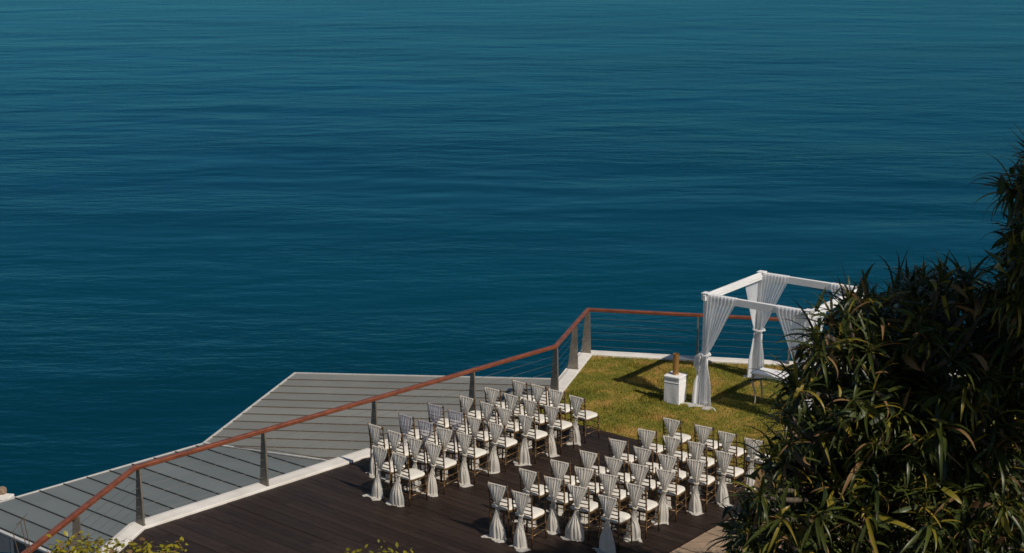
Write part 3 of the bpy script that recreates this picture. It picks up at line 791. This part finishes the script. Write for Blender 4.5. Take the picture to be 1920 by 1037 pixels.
def sash_mesh(seed, sheer=False):
    rnd = random.Random(seed); nc, nr = 60, 40; grid = []
    ph = rnd.uniform(0, 6); npl = rnd.choice((7, 8, 9)); ntl = rnd.choice((3, 4, 5)); pin = rnd.uniform(.49, .56) if not sheer else .56; lean = rnd.uniform(-.035, .035); fl = rnd.uniform(.095, .150)
    yb = lambda z: -.190 - .046 * (z - .46) / .445
    for i in range(nr + 1):
        t_ = i / nr
        if t_ < .10:
            q = t_ / .10
            ang = math.pi * q; z = .885 + .022 * math.sin(ang) + (-.05 * (1 - q * 2.0) if q < .5 else 0); y = yb(.885) + .024 * math.cos(ang) - .008
            hw = .178; amp = .006; cx = 0
        else:
            q = (t_ - .10) / .90; z = .885 - q * .878
            if z > pin:
                k = (.885 - z) / (.885 - pin)
                hw = .178 * (1 - k) ** 1.05 + .026 * k + .004 if not sheer else .165 * (1 - k ** 2.2) + .04
                hw = min(hw, .180); y = yb(.885) - .026 + .004 * k; amp = .0065 + .008 * k; cx = lean * .3 * k
            else:
                k = (pin - z) / pin
                hw = .030 + fl * smooth(k * 1.25) * (0.75 + .25 * k); y = yb(.885) - .022 - .035 * k - .02 * math.sin(k * 3); amp = .0145 - .003 * k; cx = lean * (.3 + k)
        rw = []
        for j in range(nc + 1):
            u = j / nc
            uu = u + .035 * math.sin(2 * math.pi * u * 1.7 + ph * 3)
            npl_ = npl if z > pin else npl + (ntl - npl) * smooth((pin - z) / .25)
            p = (1 - 2 * abs(math.sin(math.pi * npl_ * uu + ph + .5 * math.sin(z * 5 + ph)))) * .75 + .35 * math.sin(2 * math.pi * (1.6 * npl_) * uu + ph * 1.7 + z * 2)
            wob = 1 + .05 * math.sin(z * 9 + ph)
            bul = (.030 * math.sin(math.pi * max(0, (.885 - z) / (.885 - pin))) if z > pin else .085 * smooth((pin - z) / pin * 1.6)) * (1 - (2 * u - 1) ** 2)
            rw.append((cx + (2 * u - 1) * hw * wob, y - amp * p - bul, z))
        grid.append(rw)
    last = grid[-1]; s1 = rnd.uniform(.5, 1.4); s2 = rnd.choice((-1, 1)) * rnd.uniform(0, .04)
    for e, (ex, h) in enumerate(((.03, .018), (.075, .020), (.11, .006))):
        grid.append([(p[0] * (1 + .25 * (e + 1) * s1 * .5) + s2 * (e + 1) / 3, p[1] - ex * s1 * (.7 + .4 * math.sin(j * .13 + ph)), .005 + h * abs(math.sin(j * .11 + e * .7 + ph))) for j, p in enumerate(last)])
    me = MB().sheet(grid).mesh('sash_cloth', M['sheer' if sheer else 'sash'], smooth=True, fix=False)
    tie = []
    for k in range(13):
        a = 2 * math.pi * k / 12; tie.append((lean * .3 + .042 * math.cos(a), yb(.885) - .016 + .034 * math.sin(a), pin + .006 * math.sin(2 * a)))
    mt = MB().tube(tie, .010, 6).mesh('sash_tie', M['sheer' if sheer else 'sash'], smooth=True)
    return me, mt
SASH = [sash_mesh(s_) for s_ in range(18)]; SHEER = [sash_mesh(40 + s_, True) for s_ in range(3)]

Z1 = lambda q: (660 + q[0] / 3.84, 690 + q[1] / 3.84)
Z2 = lambda q: (880 + q[0] / 3.4286, 760 + q[1] / 3.4286)
LEFT = [[None, None, (150, 550), (290, 600)], [(118, 392), (255, 438), (400, 488), (530, 528)], [(338, 322), (478, 367), (612, 418), (752, 455)],
        [(546, 248), (693, 295), (828, 338), (978, 382)], [(775, 192), (923, 235), (1045, 275), (1198, 325)], [(956, 132), (1098, 175), (1233, 215), (1383, 260)],
        [(1155, 80), (1288, 108), (1413, 145), (1566, 188)]]
RIGHT = [[(122, 488), (272, 540)], [(322, 398), (480, 448), (634, 502), (828, 566)], [(524, 342), (679, 388), (834, 428), (1008, 490)],
         [(708, 282), (873, 323), (1033, 363), (1198, 400)], [(896, 207), (1058, 258), (1218, 304), (1396, 338)], [(1083, 143), (1246, 188), (1403, 222), (1578, 283)],
         [(1246, 73), (1448, 118), (1598, 158), (1766, 203)]]
ORD = ['first', 'second', 'third', 'fourth', 'fifth', 'sixth', 'seventh']
def put_chair(px, py, head, side, row, colm, sheer):
    top = at(px, py, 0.92)
    f = Vector((math.cos(head), math.sin(head), 0)); r_ = Vector((f.y, -f.x, 0))
    # top of the left back post sits at (-.186,-.238) in the chair's own frame
    o = Vector((top.x, top.y, 0)) + r_ * .186 + f * .238
    rz = head - math.pi / 2
    pos = ORD[colm] + ' from aisle' if colm < 3 else 'farthest from aisle'
    rows = ORD[row] + ' row from lawn' if row < 6 else 'two-chair row farthest from lawn'
    c = empty('chair', (o.x, o.y, 0.0015), rz)
    tag(c, f'gold bamboo-style chair with ivory seat, {pos}, {rows}, {side} block', 'chair', 'chairs set out on the deck for the ceremony')
    for n_, me in CHAIR: link(bpy.data.objects.new(n_, me), c)
    s_ = empty('draped_cloth', (o.x, o.y, 0.0025), rz)
    me, mt = random.choice(SHEER if sheer else SASH)
    if sheer: tag(s_, f'sheer lilac cloth draped on chair {pos}, {rows}, {side} block', 'drape', 'cloths draped over the chair backs')
    else: tag(s_, f'white tied cloth draped on chair {pos}, {rows}, {side} block', 'drape', 'cloths draped over the chair backs')
    link(bpy.data.objects.new('cloth', me), s_); link(bpy.data.objects.new('tie', mt), s_)
for ri, rw in enumerate(LEFT):
    for ci, q in enumerate(rw):
        if q: put_chair(*Z1(q), R(52) + R(random.uniform(-4, 4)), 'left', 6 - ri, 3 - ci, (ri, ci) in ((2, 0), (2, 1), (3, 0), (3, 1)))
for ri, rw in enumerate(RIGHT):
    for ci, q in enumerate(rw):
        put_chair(*Z2(q), R(58) + R(random.uniform(-4, 4)), 'right', 6 - ri, ci, False)

# =================================================================== TREES
def leaf_strip(length, width, bend, fold=0.35, seg=7, tipdroop=0.6):
    """a strap leaf along +x, bending down; returns verts (n,3), quads"""
    V_, F_ = [], []
    x = z = 0.0; a = 0.0
    for i in range(seg + 1):
        t_ = i / seg
        wv = width * (0.75 + 0.5 * t_ if t_ < 0.25 else (1.0 - ((t_ - 0.25) / 0.75) ** 1.8)) * 0.5 + 0.0008
        V_ += [(x, -wv, z + wv * fold), (x, 0, z), (x, wv, z + wv * fold)]
        a = -bend * (t_ ** 1.5) * (1 + tipdroop * t_)
        x += math.cos(a) * length / seg; z += math.sin(a) * length / seg
    for i in range(seg):
        b = i * 3
        F_ += [(b, b + 1, b + 4, b + 3), (b + 1, b + 2, b + 5, b + 4)]
    return np.array(V_), np.array(F_)
STRAPS = [leaf_strip(1.0, 0.062 + 0.014 * (i % 3), 0.25 + 0.28 * i) for i in range(6)] + [leaf_strip(1.0, 0.17 + 0.05 * i, 0.3 + 0.5 * i, fold=0.25) for i in range(3)]
LEAFMESH = {}
for key in ('leaf', 'leaf_yellow', 'leaf_dry'):
    LEAFMESH[key] = [np_mesh('strap_leaf', v_, f_, M[key], True) for v_, f_ in STRAPS]

def frame_from(d, twist=0.0):
    x = d.normalized(); up = Vector((0, 0, 1))
    if abs(x.z) > 0.97: up = Vector((1, 0, 0))
    y = up.cross(x).normalized(); z = x.cross(y)
    m = Matrix((x, y, z)).transposed()
    return m @ Matrix.Rotation(twist, 3, 'X')

def rosette_leaves(c, axis, size, n, rnd):
    """list of (matrix 3x3, origin, variant, length, kind)"""
    out = []; A_ = frame_from(axis)
    ga = 2.39996; p0 = rnd.uniform(0, 6.28)
    for k in range(n):
        t_ = (k + 0.5) / n                                   # 0 = innermost
        el = R(76 - 100 * t_ + rnd.uniform(-22, 22)); az = p0 + ga * k + rnd.uniform(-.5, .5)
        d = A_ @ Vector((math.sin(el), math.cos(el) * math.cos(az), math.cos(el) * math.sin(az)))
        ln = size * (0.62 + 0.45 * math.sin(math.pi * min(1, 0.25 + 0.7 * t_))) * rnd.uniform(0.5, 1.3)
        var = min(5, max(0, int(1 + 4 * t_ + rnd.uniform(-1.2, 1.2))))
        x = rnd.random(); kind = 'leaf' if x < 0.84 - 0.24 * t_ else ('leaf_yellow' if x < 0.90 else 'leaf_dry')
        out.append((frame_from(d, rnd.uniform(-.5, .5)), c + axis.normalized() * (0.10 * size * (1 - t_)), var, ln, kind))
    return out

def limb(mb, a, b, r0, r1, rnd, n=6, sag=0.15):
    a, b = Vector(a), Vector(b); L_ = (b - a).length; pts, rad = [], []
    o1_ = Vector((rnd.uniform(-1, 1), rnd.uniform(-1, 1), rnd.uniform(-.5, .5))) * L_ * 0.06
    for i in range(n + 1):
        t_ = i / n; p = a.lerp(b, t_) + o1_ * math.sin(t_ * math.pi) - Vector((0, 0, sag * L_ * math.sin(t_ * math.pi)))
        pts.append(p); rad.append(r0 + (r1 - r0) * t_)
    return mb.tube(pts, rad, 7)

def screw_pine(name, label, base, hubs, heads, seed, n_parts=300, size=(0.55, 0.85), nleaf=(18, 30), loose=12):
    """base: ground point; hubs: limb forks; heads: leaf-head centres"""
    rnd = random.Random(seed)
    root = empty(name, base); tag(root, label, 'tree', 'screw pines beside the terrace')
    B = Vector(base)
    hubs = [Vector(h) - B for h in hubs]; heads = [Vector(h) - B for h in heads]
    tr = MB(); top = sum(hubs, Vector()) / len(hubs); top = Vector((top.x * 0.5, top.y * 0.5, min(h.z for h in hubs) * 0.6))
    limb(tr, (0, 0, -0.7), top, 0.19, 0.14, rnd, sag=0)
    tr.build('trunk', M['bark'], root, smooth=True)
    for h in hubs:
        limb(MB(), top, h, 0.12, 0.07, rnd, sag=0.08).build('branch', M['bark'], root, smooth=True)
    tw = MB(); leaves = []
    for c in heads:
        h = min(hubs, key=lambda q: (q - c).length)
        limb(tw, h, c, 0.045, 0.03, rnd, n=4, sag=0.05)
        ax = (c - h); ax.normalize(); ax = ax * 0.7 + Vector((rnd.uniform(-.7, .7), rnd.uniform(-.7, .5), rnd.uniform(-0.1, 0.8)))
        leaves += rosette_leaves(c, ax, rnd.uniform(*size), rnd.randint(*nleaf), rnd)
        for _ in range(loose):                            # side shoots and single leaves between the heads
            d_ = Vector((rnd.gauss(0, 1), rnd.gauss(-.3, 1), rnd.gauss(.1, .8))); x_ = rnd.random()
            leaves.append((frame_from(d_, rnd.uniform(-1.2, 1.2)), c + Vector((rnd.uniform(-.2, .2), rnd.uniform(-.2, .2), rnd.uniform(-.2, .14))), rnd.randint(6, 8), rnd.uniform(.14, .34), 'leaf' if x_ < .76 else ('leaf_yellow' if x_ < .90 else 'leaf_dry')))
    tw.build('twigs', M['bark'], root, smooth=True)['kind'] = 'stuff'
    # leaves nearest to the viewer's side become single parts
    cam_rel = Vector((0, 0, CAM_H)) - B
    def seen(l):
        p = l[1] + l[0] @ Vector((l[3] * 0.5, 0, 0)); q = p + B
        d = q.y * _c + (CAM_H - q.z) * _s
        u = 960 + F_PX * q.x / d; v_ = 518.5 - F_PX * (q.y * _s + (q.z - CAM_H) * _c) / d
        return (0 if -20 < u < 1940 and -20 < v_ < 1060 else 100) + (p - cam_rel).length - l[3]
    leaves.sort(key=seen)
    for (m3, o_, var, ln, kind) in leaves[:n_parts]:
        ob = bpy.data.objects.new('leaf', LEAFMESH[kind][var]); link(ob, root)
        ob.matrix_basis = Matrix.Translation(o_) @ m3.to_4x4() @ Matrix.Diagonal((ln, ln, ln, 1))
    for kind in ('leaf', 'leaf_yellow', 'leaf_dry'):
        Vs, Fs, nv = [], [], 0
        for (m3, o_, var, ln, kd) in leaves[n_parts:]:
            if kd != kind: continue
            v_, f_ = STRAPS[var]; Vs.append((v_ * ln) @ np.array(m3).T + np.array(o_)); Fs.append(f_ + nv); nv += len(v_)
        if Vs:
            ob = link(bpy.data.objects.new({'leaf': 'crown', 'leaf_yellow': 'yellow_foliage', 'leaf_dry': 'dry_foliage'}[kind], np_mesh('crown', np.concatenate(Vs), np.concatenate(Fs), M[kind], True)), root)
            ob['kind'] = 'stuff'
    return root

def scatter_heads(outline, dist, depth, n, seed, inset=0.0):
    """leaf heads spread through a crown whose side view has this outline (photo pixels) and this depth in metres"""
    rnd = random.Random(seed); pts = []
    x0, x1 = min(p[0] for p in outline), max(p[0] for p in outline); y0, y1 = min(p[1] for p in outline), max(p[1] for p in outline)
    tries = 0
    while len(pts) < n and tries < 20000:
        tries += 1
        x, y = rnd.uniform(x0, x1), rnd.uniform(y0, y1)
        if not inside((x, y), outline): continue
        p = far(x, y, dist + rnd.uniform(-depth / 2, depth / 2))
        if all((p - q).length > 0.19 for q in pts): pts.append(p)
    return pts
o_main = [(1375, 1060), (1400, 960), (1440, 860), (1485, 740), (1530, 645), (1572, 570), (1640, 535), (1740, 520), (1830, 525), (1880, 560), (1960, 600), (1990, 800), (1990, 1160), (1375, 1160)]
h_main = scatter_heads(o_main, 18.0, 3.2, 560, 3)
screw_pine('screw_pine', 'large dark screw pine spreading over the right foreground below the gazebo roof', (5.0, 17.6, -0.6),
           [far(1600, 900, 18), far(1700, 720, 18), far(1850, 900, 18), far(1850, 720, 18.2), far(1620, 1080, 17.5), far(1800, 1080, 17.5)], h_main, 5, size=(0.26, 0.64), nleaf=(14, 26))
o_tall = [(1935, 310), (1900, 360), (1905, 440), (1885, 540), (1900, 640), (2040, 640), (2070, 500), (2050, 300), (1990, 260)]
h_tall = scatter_heads(o_tall, 17.0, 2.0, 130, 9)
screw_pine('screw_pine', 'tall screw pine rising along the right edge above the dark foliage', (7.0, 16.6, -0.5),
           [far(1980, 600, 17), far(1980, 420, 17), far(2030, 500, 17), far(1990, 320, 17)], h_tall, 6, size=(0.28, 0.62))

# unseen broad-leaved tree, added off frame right so its crown shades the screw pines
def leaf_cloud(n, centre, rad, rnd, size):
    Vs = np.zeros((n, 4, 3))
    d = rnd.normal(size=(n, 3)); d /= np.linalg.norm(d, axis=1)[:, None]
    r = rnd.uniform(0.15, 1.0, n) ** 0.5
    c = np.array(centre) + d * r[:, None] * np.array(rad)
    a = rnd.normal(size=(n, 3)); a /= np.linalg.norm(a, axis=1)[:, None]
    b = np.cross(a, rnd.normal(size=(n, 3))); b /= np.linalg.norm(b, axis=1)[:, None]
    L_ = rnd.uniform(size * 0.6, size, n)[:, None]; W_ = L_ * 0.28
    Vs[:, 0] = c - a * L_ / 2; Vs[:, 1] = c + b * W_ - a * L_ * .05; Vs[:, 2] = c + a * L_ / 2; Vs[:, 3] = c - b * W_ - a * L_ * .05
    return Vs.reshape(-1, 3), np.arange(n * 4).reshape(-1, 4)
st = empty('added_shade_tree', (8.9, 14.4, -0.4)); tag(st, 'dense broad-leaved tree added beyond the right picture edge to shade the screw pines', 'tree')
rn = random.Random(3); tr = MB(); limb(tr, (0, 0, -.4), (-0.6, 0.4, 7.2), 0.24, 0.14, rn, sag=0); tr.build('trunk', M['bark'], st, smooth=True)
Vs, Fs, nv = [], [], 0
for k in range(14):
    cc = (-1.1 + rn.uniform(-1.0, 1.0), 0.5 + rn.uniform(-0.8, 0.8), 9.3 + rn.uniform(-0.9, 1.1))
    limb(MB(), (-0.5, 0.35, 6.6), cc, 0.07, 0.02, rn).build('branch', M['bark'], st, smooth=True)
    v_, f_ = leaf_cloud(2000, cc, (0.95, 0.95, 0.75), RNG, 0.24); Vs.append(v_); Fs.append(f_ + nv); nv += len(v_)
ob = link(bpy.data.objects.new('crown', np_mesh('crown', np.concatenate(Vs), np.concatenate(Fs), M['leaf_dark'])), st); ob['kind'] = 'stuff'

# =================================================================== SHRUBS AT THE LOWER EDGE
lm = []
for k in range(4):
    L_, W_ = 1.0, 0.5 + 0.08 * k
    vs_ = [(0, 0, 0), (.25, -W_ * .38, .05), (.25, W_ * .38, .05), (.55, -W_ * .5, .04), (.55, W_ * .5, .04), (.85, -W_ * .22, -.02), (.85, W_ * .22, -.02), (1, 0, -.08), (.25, 0, 0), (.55, 0, -.02), (.85, 0, -.06)]
    fs_ = [(0, 1, 8), (0, 8, 2), (1, 3, 9, 8), (8, 9, 4, 2), (3, 5, 10, 9), (9, 10, 6, 4), (5, 7, 10), (10, 7, 6)]
    me = bpy.data.meshes.new('shrub_leaf'); me.from_pydata(vs_, [], fs_); me.materials.append(M['leaf_shrub'] if k < 3 else M['leaf_dry']); me.polygons.foreach_set('use_smooth', [True] * len(fs_)); lm.append(me)
def shrub(label, tips, dist, seed, nper=60, bare=()):
    rnd = random.Random(seed)
    mid = far(sum(t_[0] for t_ in tips) / len(tips), 1037, dist)
    root = empty('shrub', (mid.x, mid.y, -0.55)); tag(root, label, 'shrub', 'yellow green shrubs at the lower edge'); B = Vector(root.location)
    cnt = 0
    for (x, y) in tips:
        p = far(x, y, dist + rnd.uniform(-.5, .5)) - B; s0 = Vector((p.x * .3, p.y * .3, 0.0))
        limb(MB(), s0, p, 0.014, 0.004, rnd, n=7, sag=0.04).build('stem', M['twig'], root, smooth=True)
        for k in range(nper):
            t_ = 1 - (k / nper) ** 1.1 * 0.13
            c = s0.lerp(p, t_) + Vector((rnd.gauss(0, .07), rnd.gauss(0, .07), rnd.gauss(0, .035)))
            ob = bpy.data.objects.new('leaf', rnd.choice((lm[0], lm[1], lm[2], lm[0], lm[1], lm[2], lm[3]))); link(ob, root); ob.location = c
            ob.rotation_euler = (rnd.uniform(-.7, .7), rnd.uniform(-.9, .5), rnd.uniform(0, 6.28)); s_ = rnd.uniform(.05, .095); ob.scale = (s_, s_, s_); cnt += 1
    for chain in bare:
        pts = [far(x, y, dist) - B for x, y in chain]
        MB().tube([Vector((pts[0].x * .5, pts[0].y * .5, 0))] + pts, [.008] + [.006 - .004 * i / len(pts) for i in range(len(pts))], 5).build('twig', M['twig'], root)
    return root
shrub('yellow leaved shrub at bottom left in front of the white kerb', [(112, 1022), (128, 1010), (140, 1028), (164, 1003), (150, 1018), (190, 1014), (182, 1032), (220, 1018), (212, 1034), (100, 1036)], 19.0, 2, bare=([(24, 998), (38, 978), (52, 962)], [(38, 978), (30, 984)], [(44, 972), (50, 976)], [(120, 1040), (160, 1018), (200, 1012)]))
shrub('small yellow green shrub tips in front of the dark deck at bottom left', [(258, 1022), (250, 1034), (275, 1028), (314, 1024), (326, 1020), (305, 1034)], 19.0, 4)
shrub('low green shrub tips at the bottom edge below the chairs', [(652, 1034), (668, 1036), (690, 1038), (722, 1028), (740, 1034), (762, 1036)], 19.5, 5, nper=34)
